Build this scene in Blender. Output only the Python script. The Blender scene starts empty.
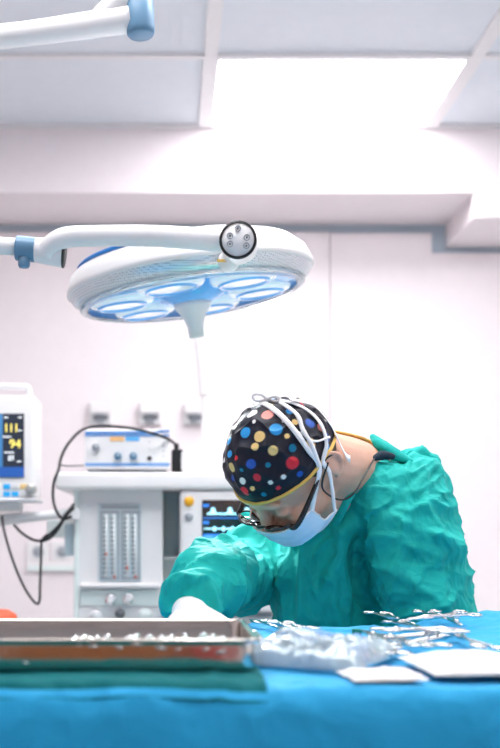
import bpy, bmesh, math, random
from mathutils import Vector, Matrix, noise
from mathutils.bvhtree import BVHTree
random.seed(7)
S = bpy.context.scene
COL = S.collection
V = Vector
# ---------------------------------------------------------------- camera, exposure
FPX = 950.0; CU = 167.0; CV = 534.0; CZ = 1.2
def P(u, v, d):
    return V(((u-CU)*d/FPX, d, CZ+(CV-v)*d/FPX))
cam = bpy.data.cameras.new('camera'); co = bpy.data.objects.new('camera', cam); COL.objects.link(co)
co.location = (0, 0, CZ); co.rotation_euler = (math.pi/2, 0, 0)
cam.sensor_fit = 'HORIZONTAL'; cam.sensor_width = 24; cam.lens = FPX/500*24
cam.shift_x = (250-CU)/500; cam.shift_y = (CV-374)/500
cam.clip_start = .05
cam.dof.use_dof = True; cam.dof.focus_distance = 1.6; cam.dof.aperture_fstop = 3.5
S.camera = co
S.view_settings.view_transform = 'Standard'; S.view_settings.look = 'None'
S.view_settings.exposure = 0.1; S.view_settings.gamma = 1; S.view_settings.use_curve_mapping = False
PANEL_E = 13.2        # ceiling light panels
KEY_E = 16.0
W = bpy.data.worlds.new('world'); S.world = W; W.use_nodes = True
W.node_tree.nodes['Background'].inputs[0].default_value = (.95, .95, 1, 1)
W.node_tree.nodes['Background'].inputs[1].default_value = 1.0

# ---------------------------------------------------------------- materials
MATS = {}
def mat(name, col, rough=.5, metal=0, noise_amt=.03, scale=20, bump=0, bscale=200, emit=0, spec=.5, trans=0, alpha=1, coat=0, sheen=0, ior=1.45, sss=0):
    if name in MATS: return MATS[name]
    m = bpy.data.materials.new(name); m.use_nodes = True
    nt = m.node_tree; b = nt.nodes['Principled BSDF']
    I = b.inputs
    I['Roughness'].default_value = rough; I['Metallic'].default_value = metal
    I['Specular IOR Level'].default_value = spec; I['Transmission Weight'].default_value = trans
    I['Alpha'].default_value = alpha; I['Coat Weight'].default_value = coat; I['IOR'].default_value = ior
    I['Sheen Weight'].default_value = sheen
    if sss:
        I['Subsurface Weight'].default_value = sss; I['Subsurface Radius'].default_value = (.01, .004, .002); I['Subsurface Scale'].default_value = 1
    tc = nt.nodes.new('ShaderNodeTexCoord')
    n = nt.nodes.new('ShaderNodeTexNoise'); n.inputs['Scale'].default_value = scale; n.inputs['Detail'].default_value = 4
    nt.links.new(tc.outputs['Object'], n.inputs['Vector'])
    r = nt.nodes.new('ShaderNodeMix'); r.data_type = 'RGBA'
    c = V(col)
    r.inputs[6].default_value = (*[max(0, x*(1-noise_amt)) for x in c], 1)
    r.inputs[7].default_value = (*[min(1, x*(1+noise_amt)) for x in c], 1)
    nt.links.new(n.outputs['Fac'], r.inputs[0]); nt.links.new(r.outputs[2], I['Base Color'])
    if emit:
        I['Emission Color'].default_value = (*col, 1); I['Emission Strength'].default_value = emit
    if bump:
        bn = nt.nodes.new('ShaderNodeTexNoise'); bn.inputs['Scale'].default_value = bscale; bn.inputs['Detail'].default_value = 3
        nt.links.new(tc.outputs['Object'], bn.inputs['Vector'])
        bp = nt.nodes.new('ShaderNodeBump'); bp.inputs['Strength'].default_value = bump; bp.inputs['Distance'].default_value = .002
        nt.links.new(bn.outputs['Fac'], bp.inputs['Height']); nt.links.new(bp.outputs[0], I['Normal'])
    MATS[name] = m; return m
white = mat('white_enamel', (.86, .84, .85), .35)
wallm = mat('wall_laminate', (.895, .82, .845), .55, bump=.02)
bandm = mat('wall_band_blue_grey', (.50, .58, .66), .7)  # blue-grey back wall, showing as a strip above the cladding
ceilm = mat('ceiling_tile', (.76, .80, .86), .9, bump=.05)
gridm = mat('ceiling_grid_metal', (.82, .80, .82), .5)
floorm = mat('vinyl_floor', (.62, .66, .66), .35)
lightm = mat('light_diffuser', (1, .985, .99), .6, emit=PANEL_E)
lightdim = mat('added_panel_dimmed', (1, .985, .99), .6, emit=PANEL_E*.68)  # weaker glow for the added panels nearest the far wall
greymach = mat('pale_grey_green_plastic', (.76, .84, .83), .45)
lgrey = mat('light_grey_plastic', (.74, .74, .76), .4)
dgrey = mat('dark_grey_plastic', (.12, .13, .15), .4)
mgrey = mat('mid_grey_plastic', (.35, .38, .42), .4)
black = mat('black_rubber', (.012, .012, .014), .45)
blue_pl = mat('grey_blue_plastic', (.12, .25, .39), .4)
stripe = mat('blue_print', (.03, .22, .62), .5)
steel = mat('instrument_steel', (.72, .71, .70), .18, 1, noise_amt=.05)
traym = mat('tray_steel', (.60, .54, .49), .14, 1, noise_amt=.1, bump=.25, bscale=25)
chrome = mat('chrome', (.8, .8, .82), .1, 1)
gownm = mat('teal_gown_cotton', (.005, .41, .37), .75, noise_amt=.08, scale=14, bump=.12, bscale=900, sheen=0, spec=.3)
gown_dark = mat('dark_navy_knit', (.015, .03, .05), .9)
drapem = mat('blue_drape_cloth', (.02, .35, .66), .75, noise_amt=.10, scale=5, bump=.2, bscale=500, spec=.2, sheen=.1)
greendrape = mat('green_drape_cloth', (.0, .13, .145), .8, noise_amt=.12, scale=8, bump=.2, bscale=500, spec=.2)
skin = mat('skin', (.76, .42, .30), .5, noise_amt=.12, scale=40, bump=.15, bscale=350, sss=.1)
maskm = mat('mask_nonwoven', (.62, .78, .92), .85, bump=.1, bscale=600, spec=.2)
tiem = mat('white_cotton_tape', (.88, .86, .88), .8, bump=.1, bscale=600)
yellowm = mat('yellow_binding', (.85, .52, .12), .7)
glovem = mat('white_latex', (.86, .82, .80), .4, bump=.1)
hairm = mat('brown_grey_hair', (.10, .07, .05), .7, noise_amt=.5, scale=300, bump=.5, bscale=700)
gauze = mat('white_gauze', (.86, .82, .80), .9, bump=.5, bscale=300)

def crease_bump(m, dist=.012, s1=13, s2=34):
    nt = m.node_tree; b = nt.nodes['Principled BSDF']
    tc = nt.nodes.new('ShaderNodeTexCoord')
    n = nt.nodes.new('ShaderNodeTexNoise'); n.inputs['Scale'].default_value = 7; n.inputs['Detail'].default_value = 3
    nt.links.new(tc.outputs['Object'], n.inputs['Vector'])
    mx = nt.nodes.new('ShaderNodeMix'); mx.data_type = 'RGBA'; mx.blend_type = 'LINEAR_LIGHT'; mx.inputs[0].default_value = .09
    nt.links.new(tc.outputs['Object'], mx.inputs[6]); nt.links.new(n.outputs['Color'], mx.inputs[7])
    prev = None
    for sc, di, st, sq in ((s1, dist, 1, .55), (s2, dist*.35, 1, .7)):
        mp = nt.nodes.new('ShaderNodeMapping'); mp.inputs['Scale'].default_value = (sc, sc, sc*sq); mp.inputs['Rotation'].default_value = (.3, .5, 0)
        nt.links.new(mx.outputs[2], mp.inputs['Vector'])
        v = nt.nodes.new('ShaderNodeTexVoronoi'); v.feature = 'F1'; v.inputs['Scale'].default_value = 1
        nt.links.new(mp.outputs[0], v.inputs['Vector'])
        bp = nt.nodes.new('ShaderNodeBump'); bp.inputs['Strength'].default_value = st; bp.inputs['Distance'].default_value = di
        nt.links.new(v.outputs['Distance'], bp.inputs['Height'])
        if prev: nt.links.new(prev.outputs[0], bp.inputs['Normal'])
        else:
            old = b.inputs['Normal'].links
            if old: nt.links.new(old[0].from_socket, bp.inputs['Normal'])
        prev = bp
    nt.links.new(prev.outputs[0], b.inputs['Normal'])
crease_bump(gownm, .013, 15, 38); crease_bump(drapem, .012, 9, 24); crease_bump(greendrape, .01, 10, 30)

# ---------------------------------------------------------------- helpers
ORG = {}
def org(p):
    return ORG.get(p.name, V((0, 0, 0))) if p is not None else V((0, 0, 0))
def thing(name, label, cat, loc, group=None):
    o = bpy.data.objects.new(name, None); COL.objects.link(o); o.location = loc
    o.empty_display_size = .05
    o['label'] = label; o['category'] = cat
    if group: o['group'] = group
    ORG[o.name] = V(loc); return o
def tag(o, label, cat, group=None):
    o['label'] = label; o['category'] = cat
    if group: o['group'] = group
    return o
def obj(name, bm, m, parent=None, smooth=True, bevel=0, label=None, origin=None):
    """links one mesh; geometry is given in world coordinates"""
    o0 = org(parent)
    if parent is None:
        if origin is None:
            xs = [v.co for v in bm.verts]
            origin = V((sum(c.x for c in xs)/len(xs), sum(c.y for c in xs)/len(xs), min(c.z for c in xs)))
        o0 = V(origin)
    bmesh.ops.translate(bm, vec=-o0, verts=bm.verts)
    bmesh.ops.recalc_face_normals(bm, faces=bm.faces)
    me = bpy.data.meshes.new(name); bm.to_mesh(me); bm.free()
    o = bpy.data.objects.new(name, me); COL.objects.link(o)
    for mm in (m if isinstance(m, (list, tuple)) else [m]): me.materials.append(mm)
    if smooth:
        for p in me.polygons: p.use_smooth = True
    if parent is not None: o.parent = parent
    else: o.location = o0
    ORG[o.name] = o0
    if bevel:
        b = o.modifiers.new('bevel', 'BEVEL'); b.width = bevel; b.segments = 3; b.limit_method = 'ANGLE'
        if smooth:
            w = o.modifiers.new('wn', 'WEIGHTED_NORMAL'); w.keep_sharp = False
    if label: o['label'] = label
    return o
def struct(name, bm, m, **k):
    o = obj(name, bm, m, None, origin=(0, 0, 0), **k); o['kind'] = 'structure'; return o
def box(bm, lo, hi):
    lo = V(lo); hi = V(hi)
    vs = [bm.verts.new((x, y, z)) for x in (lo.x, hi.x) for y in (lo.y, hi.y) for z in (lo.z, hi.z)]
    for f in ((0, 1, 3, 2), (4, 6, 7, 5), (0, 4, 5, 1), (2, 3, 7, 6), (0, 2, 6, 4), (1, 5, 7, 3)):
        bm.faces.new([vs[i] for i in f])
    return bm
def bx(*args):
    return box(bmesh.new(), *args)
def pbox(u0, v0, u1, v1, d, depth, bm=None):
    a = P(u0, v1, d); b = P(u1, v0, d)
    return box(bm or bmesh.new(), (a.x, d, a.z), (b.x, d+depth, b.z))
def frame_axes(t):
    t = t.normalized()
    a = V((0, 0, 1)) if abs(t.z) < .9 else V((0, 1, 0))
    n = t.cross(a).normalized(); return n, t.cross(n).normalized()
def smoothpts(pts, rads, sub=6):
    if len(pts) < 3 or sub <= 1: return pts, rads
    P_, R_ = [], []
    n = len(pts)
    for i in range(n-1):
        p0 = pts[max(i-1, 0)]; p1 = pts[i]; p2 = pts[i+1]; p3 = pts[min(i+2, n-1)]
        for k in range(sub):
            t = k/sub
            q = .5*((2*p1)+(p2-p0)*t+(2*p0-5*p1+4*p2-p3)*t*t+(3*p1-p0-3*p2+p3)*t**3)
            P_.append(q); R_.append(rads[i]*(1-t)+rads[i+1]*t)
    P_.append(pts[-1]); R_.append(rads[-1]); return P_, R_
def tube(bm, pts, rads, seg=16, sub=6, round_ends=False, closed=False, flat=1.0):
    pts = [V(p) for p in pts]
    if not isinstance(rads, (list, tuple)): rads = [rads]*len(pts)
    if closed:
        m_ = len(pts)
        P_, R_ = [], []
        for i in range(m_):
            p0, p1, p2, p3 = pts[i-1], pts[i], pts[(i+1) % m_], pts[(i+2) % m_]
            for k in range(sub):
                t = k/sub
                P_.append(.5*((2*p1)+(p2-p0)*t+(2*p0-5*p1+4*p2-p3)*t*t+(3*p1-p0-3*p2+p3)*t**3)); R_.append(rads[i])
        pts, rads = P_, R_
    else:
        pts, rads = smoothpts(pts, list(rads), sub)
        if round_ends:
            for e in (0, -1):
                r = rads[e]; d = (pts[e]-pts[1 if e == 0 else -2]).normalized()
                ex = [(pts[e]+d*r*math.sin(a), r*math.cos(a)+1e-5) for a in (.5, 1.0, 1.4)]
                if e == 0:
                    pts = [q for q, _ in reversed(ex)]+pts; rads = [q for _, q in reversed(ex)]+rads
                else:
                    pts = pts+[q for q, _ in ex]; rads = rads+[q for _, q in ex]
    n = len(pts); rings = []
    t = (pts[1]-pts[0]).normalized(); a, b = frame_axes(t)
    for i, p in enumerate(pts):
        if closed: tt = (pts[(i+1) % n]-pts[i-1]).normalized()
        else: tt = (pts[min(i+1, n-1)]-pts[max(i-1, 0)]).normalized()
        if tt.length < .5: tt = t
        q = t.rotation_difference(tt); a = q @ a; b = q @ b; t = tt
        rings.append([bm.verts.new(p+(a*math.cos(2*math.pi*k/seg)+b*flat*math.sin(2*math.pi*k/seg))*rads[i]) for k in range(seg)])
    for i in range(n if closed else n-1):
        r0, r1 = rings[i], rings[(i+1) % n]
        off = 0
        if closed and i == n-1:
            off = min(range(seg), key=lambda s: (r0[0].co-r1[s].co).length)
        for k in range(seg):
            bm.faces.new([r0[k], r0[(k+1) % seg], r1[(k+1+off) % seg], r1[(k+off) % seg]])
    if not closed:
        bm.faces.new(rings[0][::-1]); bm.faces.new(rings[-1])
    return bm
def tb(*a, **k): return tube(bmesh.new(), *a, **k)
def lathe(bm, prof, M_, seg=48):
    """profile of (radius, height) turned about local z, placed by matrix M_"""
    rings = []
    for r, z in prof:
        if r < 1e-6: rings.append([bm.verts.new(M_ @ V((0, 0, z)))])
        else: rings.append([bm.verts.new(M_ @ V((r*math.cos(2*math.pi*k/seg), r*math.sin(2*math.pi*k/seg), z))) for k in range(seg)])
    for A, B in zip(rings, rings[1:]):
        for k in range(seg):
            k2 = (k+1) % seg
            if len(A) == 1 and len(B) == 1: continue
            if len(A) == 1: bm.faces.new([A[0], B[k2], B[k]])
            elif len(B) == 1: bm.faces.new([A[k], A[k2], B[0]])
            else: bm.faces.new([A[k], A[k2], B[k2], B[k]])
    return bm
def lt(*a, **k): return lathe(bmesh.new(), *a, **k)
def axisM(p, zdir):
    z = V(zdir).normalized(); x, y = frame_axes(z)
    return Matrix.Translation(p) @ Matrix((x, y, z)).transposed().to_4x4()
def disc_knob(u, v, d, rpx, depth, prof=None):
    r = rpx*d/FPX
    return lt([(0, depth), (r*.8, depth), (r*.92, depth*.9), (r, depth*.6), (r, 0), (0, 0)], axisM(P(u, v, d), (0, -1, 0)), 24)
def ellipsoid(bm, c, M3, r, sub=4):
    b2 = bmesh.ops.create_icosphere(bm, subdivisions=sub, radius=1)
    for v in b2['verts']:
        q = V((v.co.x*r[0], v.co.y*r[1], v.co.z*r[2])); v.co = (M3 @ q)+V(c)
def evaluated(o):
    bpy.context.view_layer.update()
    dg = bpy.context.evaluated_depsgraph_get()
    me = bpy.data.meshes.new_from_object(o.evaluated_get(dg)); old = o.data
    o.modifiers.clear(); o.data = me
    for p in me.polygons: p.use_smooth = True
    return me
def remeshed(name, bm, m, parent, voxel, smooth_it, fac=.5):
    o = obj(name, bm, m, parent)
    r = o.modifiers.new('r', 'REMESH'); r.mode = 'VOXEL'; r.voxel_size = voxel
    s = o.modifiers.new('s', 'SMOOTH'); s.iterations = smooth_it; s.factor = fac
    evaluated(o); return o
def text_obj(body, size, loc, m, parent, ext=.0005):
    c = bpy.data.curves.new('t', 'FONT'); c.body = body; c.size = size; c.extrude = ext; c.offset = 0
    t = bpy.data.objects.new('t', c); COL.objects.link(t)
    bpy.context.view_layer.update()
    me = bpy.data.meshes.new_from_object(t.evaluated_get(bpy.context.evaluated_depsgraph_get()))
    bpy.data.objects.remove(t)
    bm = bmesh.new(); bm.from_mesh(me)
    bmesh.ops.transform(bm, matrix=Matrix.Translation(loc) @ Matrix.Rotation(math.pi/2, 4, 'X'), verts=bm.verts)
    return obj('number_text', bm, m, parent, smooth=False)

# ---------------------------------------------------------------- room
HC = CZ+406/FPX*4.03          # ceiling height
YW = 4.42                     # cladding face
XL, XR, YB = -2.6, 3.4, -2.8
struct('floor', bx((XL, YB, -.1), (XR, YW+.1, 0)), floorm, smooth=False)
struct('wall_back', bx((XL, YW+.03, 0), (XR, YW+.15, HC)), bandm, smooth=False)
struct('wall_left', bx((XL-.1, YB, 0), (XL, YW+.15, HC)), wallm, smooth=False)
struct('wall_right', bx((XR, YB, 0), (XR+.1, YW+.15, HC)), wallm, smooth=False)
struct('wall_front', bx((XL, YB-.1, 0), (XR, YB, HC)), wallm, smooth=False)
# cladding boards on the far wall, a seam between them
def zAt(v, d): return CZ+(CV-v)*d/FPX
def xAt(u, d): return (u-CU)*d/FPX
xs = [XL, xAt(-230, YW), xAt(50, YW)-1.0, xAt(330, YW), XR]
bm = bmesh.new()
xsA = [XL, xAt(-90, YW), xAt(330, YW)]
for a, b in zip(xsA, xsA[1:]): box(bm, (a+.002, YW, .1), (b-.002, YW+.03, zAt(232, YW)))
box(bm, (xAt(330, YW)+.002, YW, .1), (xAt(432, YW), YW+.03, zAt(233, YW)))
box(bm, (xAt(432, YW), YW, .1), (XR, YW+.03, zAt(253, YW)))
struct('wall_panelling', bm, wallm, smooth=False, bevel=.002)
struct('baseboard_back', bx((XL, YW-.012, 0), (XR, YW+.03, .1)), lgrey, smooth=False)
# soffit with a deeper box on the right
zs = zAt(193, 4.03); zs2 = zAt(218, 4.03)
bm = bx((XL, 4.03, zs), (XR, YW+.03, HC))
struct('trim_1', bm, wallm, smooth=False, bevel=.003)
struct('trim_2', bx((xAt(474, 4.03), 4.032, zs2), (XR, YW+.03, zs+.001)), wallm, smooth=False, bevel=.003)
# suspended ceiling: tiles and grid
struct('ceiling', bx((XL, YB, HC+.01), (XR, 4.03, HC+.1)), ceilm, smooth=False)
PW = (425-210)*4.03/FPX
x0 = xAt(210, 4.03); pitch = PW+.05
bm = bmesh.new()
gy = []; y = 4.03
while y > YB: gy.append(y); y -= .6
for yy in gy[1:]: box(bm, (XL, yy-.012, HC-.004), (XR, yy+.012, HC+.012))
box(bm, (XL, 4.005, HC-.004), (XR, 4.03, HC+.012))
k = -4
while k < 5:
    xx = x0-.05+k*pitch
    if XL < xx < XR: box(bm, (xx, YB, HC-.003), (xx+.05, 4.03, HC+.012))
    k += 1
struct('ceiling_grid', bm, gridm, smooth=False)
def ceiling_light(ix, iy, label, strength_mat=lightm):
    xa = x0+ix*pitch; yb = gy[iy]-.012; ya = gy[iy+1]+.012
    if iy == 0: yb = 4.005
    t = thing('ceiling_light', label, 'ceiling light', ((xa+xa+PW)/2, (ya+yb)/2, HC-.004), 'recessed ceiling light panels')
    bm = bmesh.new()
    for lo, hi in (((xa, ya, HC-.004), (xa+.008, yb, HC+.006)), ((xa+PW-.008, ya, HC-.004), (xa+PW, yb, HC+.006)),
                   ((xa, ya, HC-.004), (xa+PW, ya+.008, HC+.006)), ((xa, yb-.008, HC-.004), (xa+PW, yb, HC+.006))): box(bm, lo, hi)
    obj('frame', bm, gridm, t, smooth=False)
    obj('diffuser', bx((xa+.008, ya+.008, HC-.001), (xa+PW-.008, yb-.008, HC+.008)), strength_mat, t, smooth=False)
ceiling_light(0, 0, 'bright rectangular ceiling light panel beside the white soffit')
added_panels = [(-1, 2), (1, 2), (0, 3), (-1, 4), (2, 4), (0, 7)]  # unseen panels added to brighten the wall, surgeon and machine front
names = ['left of the surgical light', 'right of the surgical light', 'above the surgeon', 'above the left end of the table', 'near the right wall', 'behind the viewer']
for (ix, iy), n_ in zip(added_panels, names):
    ceiling_light(ix, iy, 'added unseen ceiling light panel in the tiles '+n_, lightdim if iy == 2 else lightm)

# ---------------------------------------------------------------- far wall fittings
gasd = YW
for i, (u, extra) in enumerate(((100, 'leftmost of three'), (150, 'middle of three'), (195, 'rightmost of three, beside the white pole'))):
    t = thing('gas_outlet', 'small white wall outlet with grey socket, '+extra, 'wall outlet', P(u, 425, gasd), 'outlets in a row on the far wall')
    obj('housing', pbox(u-11, 402, u+11, 424, gasd-.035, .034), lgrey, t, bevel=.004)
    obj('cover_plate', pbox(u-10, 403, u+10, 413, gasd-.05, .015), white, t, bevel=.003)
    obj('socket', lt([(0, .012), (.014, .012), (.026, .008), (.028, 0), (0, 0)], axisM(P(u, 418, gasd-.035), (0, -1, 0)), 20), mgrey, t)
    obj('connector', pbox(u-7, 415, u+8, 419, gasd-.052, .008), dgrey, t, bevel=.002)
t = thing('wall_trunking', 'white horizontal trunking strip on the wall under the two sockets', 'trunking', P(50, 570, YW))
obj('rail', pbox(27, 566, 105, 571, YW-.03, .03), greymach, t, bevel=.003)
obj('channel', pbox(27, 562, 105, 566, YW-.02, .02), white, t, bevel=.003)
for u, extra in ((38, 'left of the pair, behind the hanging cable'), (62, 'right of the pair, beside the white machine')):
    t = thing('power_socket', 'white round power socket above the trunking, '+extra, 'socket', P(u, 562, YW), 'power sockets above the trunking')
    obj('plate', pbox(u-11, 541, u+11, 561.5, YW-.015, .015), white, t, bevel=.003)
    obj('socket_ring', lt([(.024, 0), (.03, .005), (.034, .004), (.036, 0)], axisM(P(u, 552, YW-.015), (0, -1, 0)), 24), lgrey, t)
    obj('socket_well', lt([(0, .002), (.024, .002), (.024, 0)], axisM(P(u, 552, YW-.015), (0, -1, 0)), 24), mgrey, t)

# ---------------------------------------------------------------- surgical light on its arms
A1 = 1.75
t = thing('surgical_light', 'large round white surgical light with blue lenses on a curved white arm', 'surgical light', P(140, -8, A1))
sp = P(141, 0, A1)
obj('spindle', tb([V((sp.x, sp.y, HC)), V((sp.x, sp.y, P(0, 0, A1).z+.03))], .02, 20, 1), white, t)
obj('ceiling_flange', lt([(0, 0), (.09, 0), (.09, -.03), (.03, -.07), (0, -.07)], Matrix.Translation((sp.x, sp.y, HC))), white, t)
obj('joint_cap', lt([(0, 0), (.022, 0), (.0255, .004), (.0265, .012), (.0265, .075), (.02, .08), (0, .08)], axisM(P(141, 36, A1), (-.06, -.05, 1))), blue_pl, t, label='grey-blue joint cap')
obj('upper_arm', tb([P(-330, 78, A1), P(-60, 44, A1), P(20, 34.5, A1), P(70, 28, A1), P(130, 19, A1)], [.021, .021, .0205, .022, .024], 24), white, t)
obj('arm_cover', tb([P(95, 18, A1), P(112, 8, A1), P(128, -4, A1)], [.012, .022, .03], 20), white, t)
# drop column off to the left joining the lower arm
c0 = P(-330, 78, A1); c1 = P(-330, 250, A1)
obj('drop_column', tb([c0+V((0, 0, .03)), c1-V((0, 0, .03))], .028, 24, 1), white, t)
obj('lower_arm', tb([P(-330, 243, A1), P(-100, 242, A1), P(20, 247, A1)], .0155, 24), white, t)
obj('collar', tb([P(16, 248, A1), P(36, 250, A1)], .0225, 32, 1), blue_pl, t, bevel=.003, label='grey-blue clamp collar')
obj('collar_knob', lt([(0, .01), (.009, .01), (.011, .006), (.011, -.008), (0, -.008)], axisM(P(24, 262, A1-.005), (0, 0, -1)), 20), blue_pl, t)
obj('elbow_cup', tb([P(35, 250, A1), P(64, 253, A1)], [.022, .027], 32, 1), white, t, bevel=.002)
obj('elbow_rim', tb([P(63.5, 253, A1), P(65, 253.2, A1)], .0272, 32, 1), black, t)
obj('curved_arm', tb([P(46, 256, A1-.01), P(50, 246, A1-.02), P(64, 238, A1-.03), P(90, 236, A1-.03), P(150, 236, A1-.03), P(200, 239, A1-.02), P(238, 243, A1)], [.014, .017, .0185, .0185, .019, .02, .02], 28), white, t)
hubp = P(238, 240, A1-.035); hd = V((-.12, -1, -.12))
obj('control_housing', lt([(0, .0), (.034, 0), (.034, -.06), (.026, -.075), (0, -.075)], axisM(hubp, hd)), white, t, bevel=.002)
obj('control_rim', lt([(.029, .0035), (.0335, .003), (.034, -.001), (.030, -.001)], axisM(hubp, hd)), black, t)
cf = obj('control_face', lt([(0, .003), (.0295, .003), (.0295, 0)], axisM(hubp, hd)), white, t)
Mh = axisM(hubp, hd)
for (bu, bv) in ((238, 229), (230, 236), (247, 238), (230, 244), (246.5, 246)):
    q = P(bu, bv, A1-.035)
    loc = Mh.inverted() @ q; loc.z = .003
    bmr = bmesh.new()
    n_ = 20
    lathe(bmr, [(.0042, .0), (.0045, .0015), (.0055, .0015), (.0057, 0)], Mh @ Matrix.Translation(loc), 24)
    rg = obj('button', bmr, mgrey, cf)
    b2 = bmesh.new(); lathe(b2, [(0, .0012), (.0016, .0012), (.0018, 0)], Mh @ Matrix.Translation(loc), 12)
    obj('button_mark', b2, dgrey, cf)
# lamp head
LD = 2.1; lc = P(190, 283, LD); RL = .27
ML = Matrix.Translation(lc) @ Matrix.Rotation(math.radians(-7.5), 4, 'Y') @ Matrix.Rotation(math.radians(3.5), 4, 'X')
shellm = white
obj('lamp_shell', lt([(0, .082), (.10, .080), (.19, .072), (.235, .058), (.260, .036), (.272, .008), (.273, -.001), (.266, -.004), (.262, .0)], ML, 96), shellm, t)
clearm = mat('clear_polycarbonate', (.90, .95, .98), .06, trans=.85, ior=1.3)
perf = bpy.data.materials.new('perforated_metal'); perf.use_nodes = True
nt = perf.node_tree; b = nt.nodes['Principled BSDF']
tc = nt.nodes.new('ShaderNodeTexCoord'); vo = nt.nodes.new('ShaderNodeTexVoronoi'); vo.inputs['Scale'].default_value = 230; vo.inputs['Randomness'].default_value = .1
cr = nt.nodes.new('ShaderNodeValToRGB'); cr.color_ramp.elements[0].position = .25; cr.color_ramp.elements[0].color = (.30, .34, .38, 1); cr.color_ramp.elements[1].position = .4; cr.color_ramp.elements[1].color = (.72, .76, .80, 1)
nt.links.new(tc.outputs['Object'], vo.inputs['Vector']); nt.links.new(vo.outputs['Distance'], cr.inputs[0]); nt.links.new(cr.outputs[0], b.inputs['Base Color'])
b.inputs['Metallic'].default_value = .5; b.inputs['Roughness'].default_value = .3
obj('perforated_ring', lt([(.267, -.003), (.262, -.016), (.252, -.026), (.238, -.031)], ML, 96), perf, t)
obj('lens_rim', lt([(.252, -.028), (.248, -.036), (.236, -.040), (.230, -.036), (.236, -.032), (.246, -.029)], ML, 96), clearm, t)
lensb = mat('blue_lens', (.10, .36, .95), .12, noise_amt=.75, scale=14, coat=.6, emit=.3)  # blue noise paints reflections into the glass of the underside
lensw = mat('pale_lens', (.72, .86, 1.0), .08, noise_amt=.25, scale=16, coat=1, emit=.28)
obj('underside_plate', lt([(0, -.018), (.12, -.018), (.15, -.024), (.236, -.030), (.238, -.026), (0, -.010)], ML, 96), lensb, t)
for k in range(6):
    a = math.radians(60*k+12)
    c = ML @ Matrix.Translation((.158*math.cos(a), .158*math.sin(a), -.022))
    pod = obj('lens_pod', lt([(.072, .004), (.072, -.006), (.066, -.013), (.05, -.016), (0, -.018)], c, 40), lensw, t)
    obj('lens_ring', lt([(.056, -.0155), (.053, -.019), (.047, -.019), (.045, -.0165)], c, 40), lensb, pod)
obj('centre_hub', lt([(.075, -.018), (.07, -.034), (.05, -.042), (.046, -.045), (0, -.045)], ML, 48), lensb, t)
lamp = bpy.data.lights.new('surgical_beam', 'SPOT'); lamp.energy = 40; lamp.spot_size = math.radians(95); lamp.spot_blend = .8; lamp.shadow_soft_size = .12; lamp.color = (.93, .97, 1)
lo = bpy.data.objects.new('surgical_beam', lamp); COL.objects.link(lo); lo.parent = t; lo.location = (ML @ V((0, 0, -.16)))-ORG[t.name]
lo.rotation_euler = (P(250, 640, 1.3)-lc).to_track_quat('-Z', 'Y').to_euler()
obj('handle_mount', lt([(0, -.04), (.043, -.042), (.04, -.055), (.027, -.07), (.018, -.095), (.017, -.12), (0, -.12)], ML, 40), white, t)
obj('blue_trim', tb([ML @ V((.247*math.cos(math.radians(a)), .247*math.sin(math.radians(a)), .050)) for a in range(195, 262, 8)], [.001, .003, .0045, .005, .005, .0045, .004, .002, .001], 12, 4), stripe, t, label='blue edge trim')
obj('yoke', tb([hubp+V((0, .06, -.0)), hubp+V((-.01, .12, -.005)), ML @ V((.09, -.15, .05))], [.02, .02, .025], 20), white, t)
cz = P(222, 263, A1)
obj('warning_mark', bx(P(217, 262, A1+.035)-V((.0, .0, 0)), P(229, 259, A1+.035)+V((0, .002, 0))), yellowm, t, bevel=.001)

# ---------------------------------------------------------------- white pole behind the machine
PD = 3.42
t = thing('support_pole', 'white upright pole with tapered upper arm rising behind the machine', 'pole', (P(211, 0, PD).x, PD, 0))
obj('lower_column', tb([V((xAt(211, PD), PD, .03)), P(211, 392, PD)], .034, 24, 1), white, t)
obj('upper_arm', tb([P(209, 390, PD), P(206, 365, PD), P(199, 330, PD), P(196, 305, PD)], [.038, .034, .025, .022], 24), white, t)
obj('joint', tb([P(210, 396, PD), P(209.5, 387, PD)], .04, 24, 1), white, t, bevel=.006)
obj('foot_plate', lt([(0, .03), (.12, .03), (.14, .02), (.145, 0), (0, 0)], Matrix.Translation((xAt(211, PD), PD, 0))), lgrey, t)

# ---------------------------------------------------------------- anaesthesia machine
D = 2.85
t = thing('anaesthesia_machine', 'white anaesthesia machine with flow meter column and wide top shelf', 'medical machine', (xAt(180, D), D+.25, 0))
mc = t
obj('top_shelf', pbox(55, 472, 291, 489.5, D-.06, .55), white, t, bevel=.012)
obj('column', box(bmesh.new(), (xAt(77, D), D, .14), (xAt(163, D), D+.42, zAt(489.5, D))), white, t, bevel=.006)
obj('side_rail', box(bmesh.new(), (xAt(74, D), D-.012, .14), (xAt(79, D), D+.4, zAt(489.5, D))), greymach, t, bevel=.004)
obj('back_panel', box(bmesh.new(), (xAt(163, D), D+.16, .14), (xAt(287, D), D+.42, zAt(489.5, D))), greymach, t, smooth=False, bevel=.004)
obj('recess_ledge', pbox(163, 556, 287, 560, D+.1, .1), greymach, t, bevel=.004)
obj('worktop', pbox(163, 600, 289, 612, D-.1, .3), white, t, bevel=.008)
dr = obj('drawer', pbox(168, 616, 286, 660, D-.02, .25), lgrey, t, bevel=.006)
obj('drawer_slot', pbox(228, 613.5, 272, 617, D-.03, .012), mgrey, dr, bevel=.002)
obj('base', box(bmesh.new(), (xAt(70, D), D-.12, .08), (xAt(291, D), D+.5, .16)), lgrey, t, bevel=.02)
for xx in (xAt(80, D), xAt(280, D)):
    for yy in (D-.06, D+.42):
        obj('castor', tb([V((xx-.02, yy, .04)), V((xx+.02, yy, .04))], .04, 24, 1), dgrey, t, bevel=.006)
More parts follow.
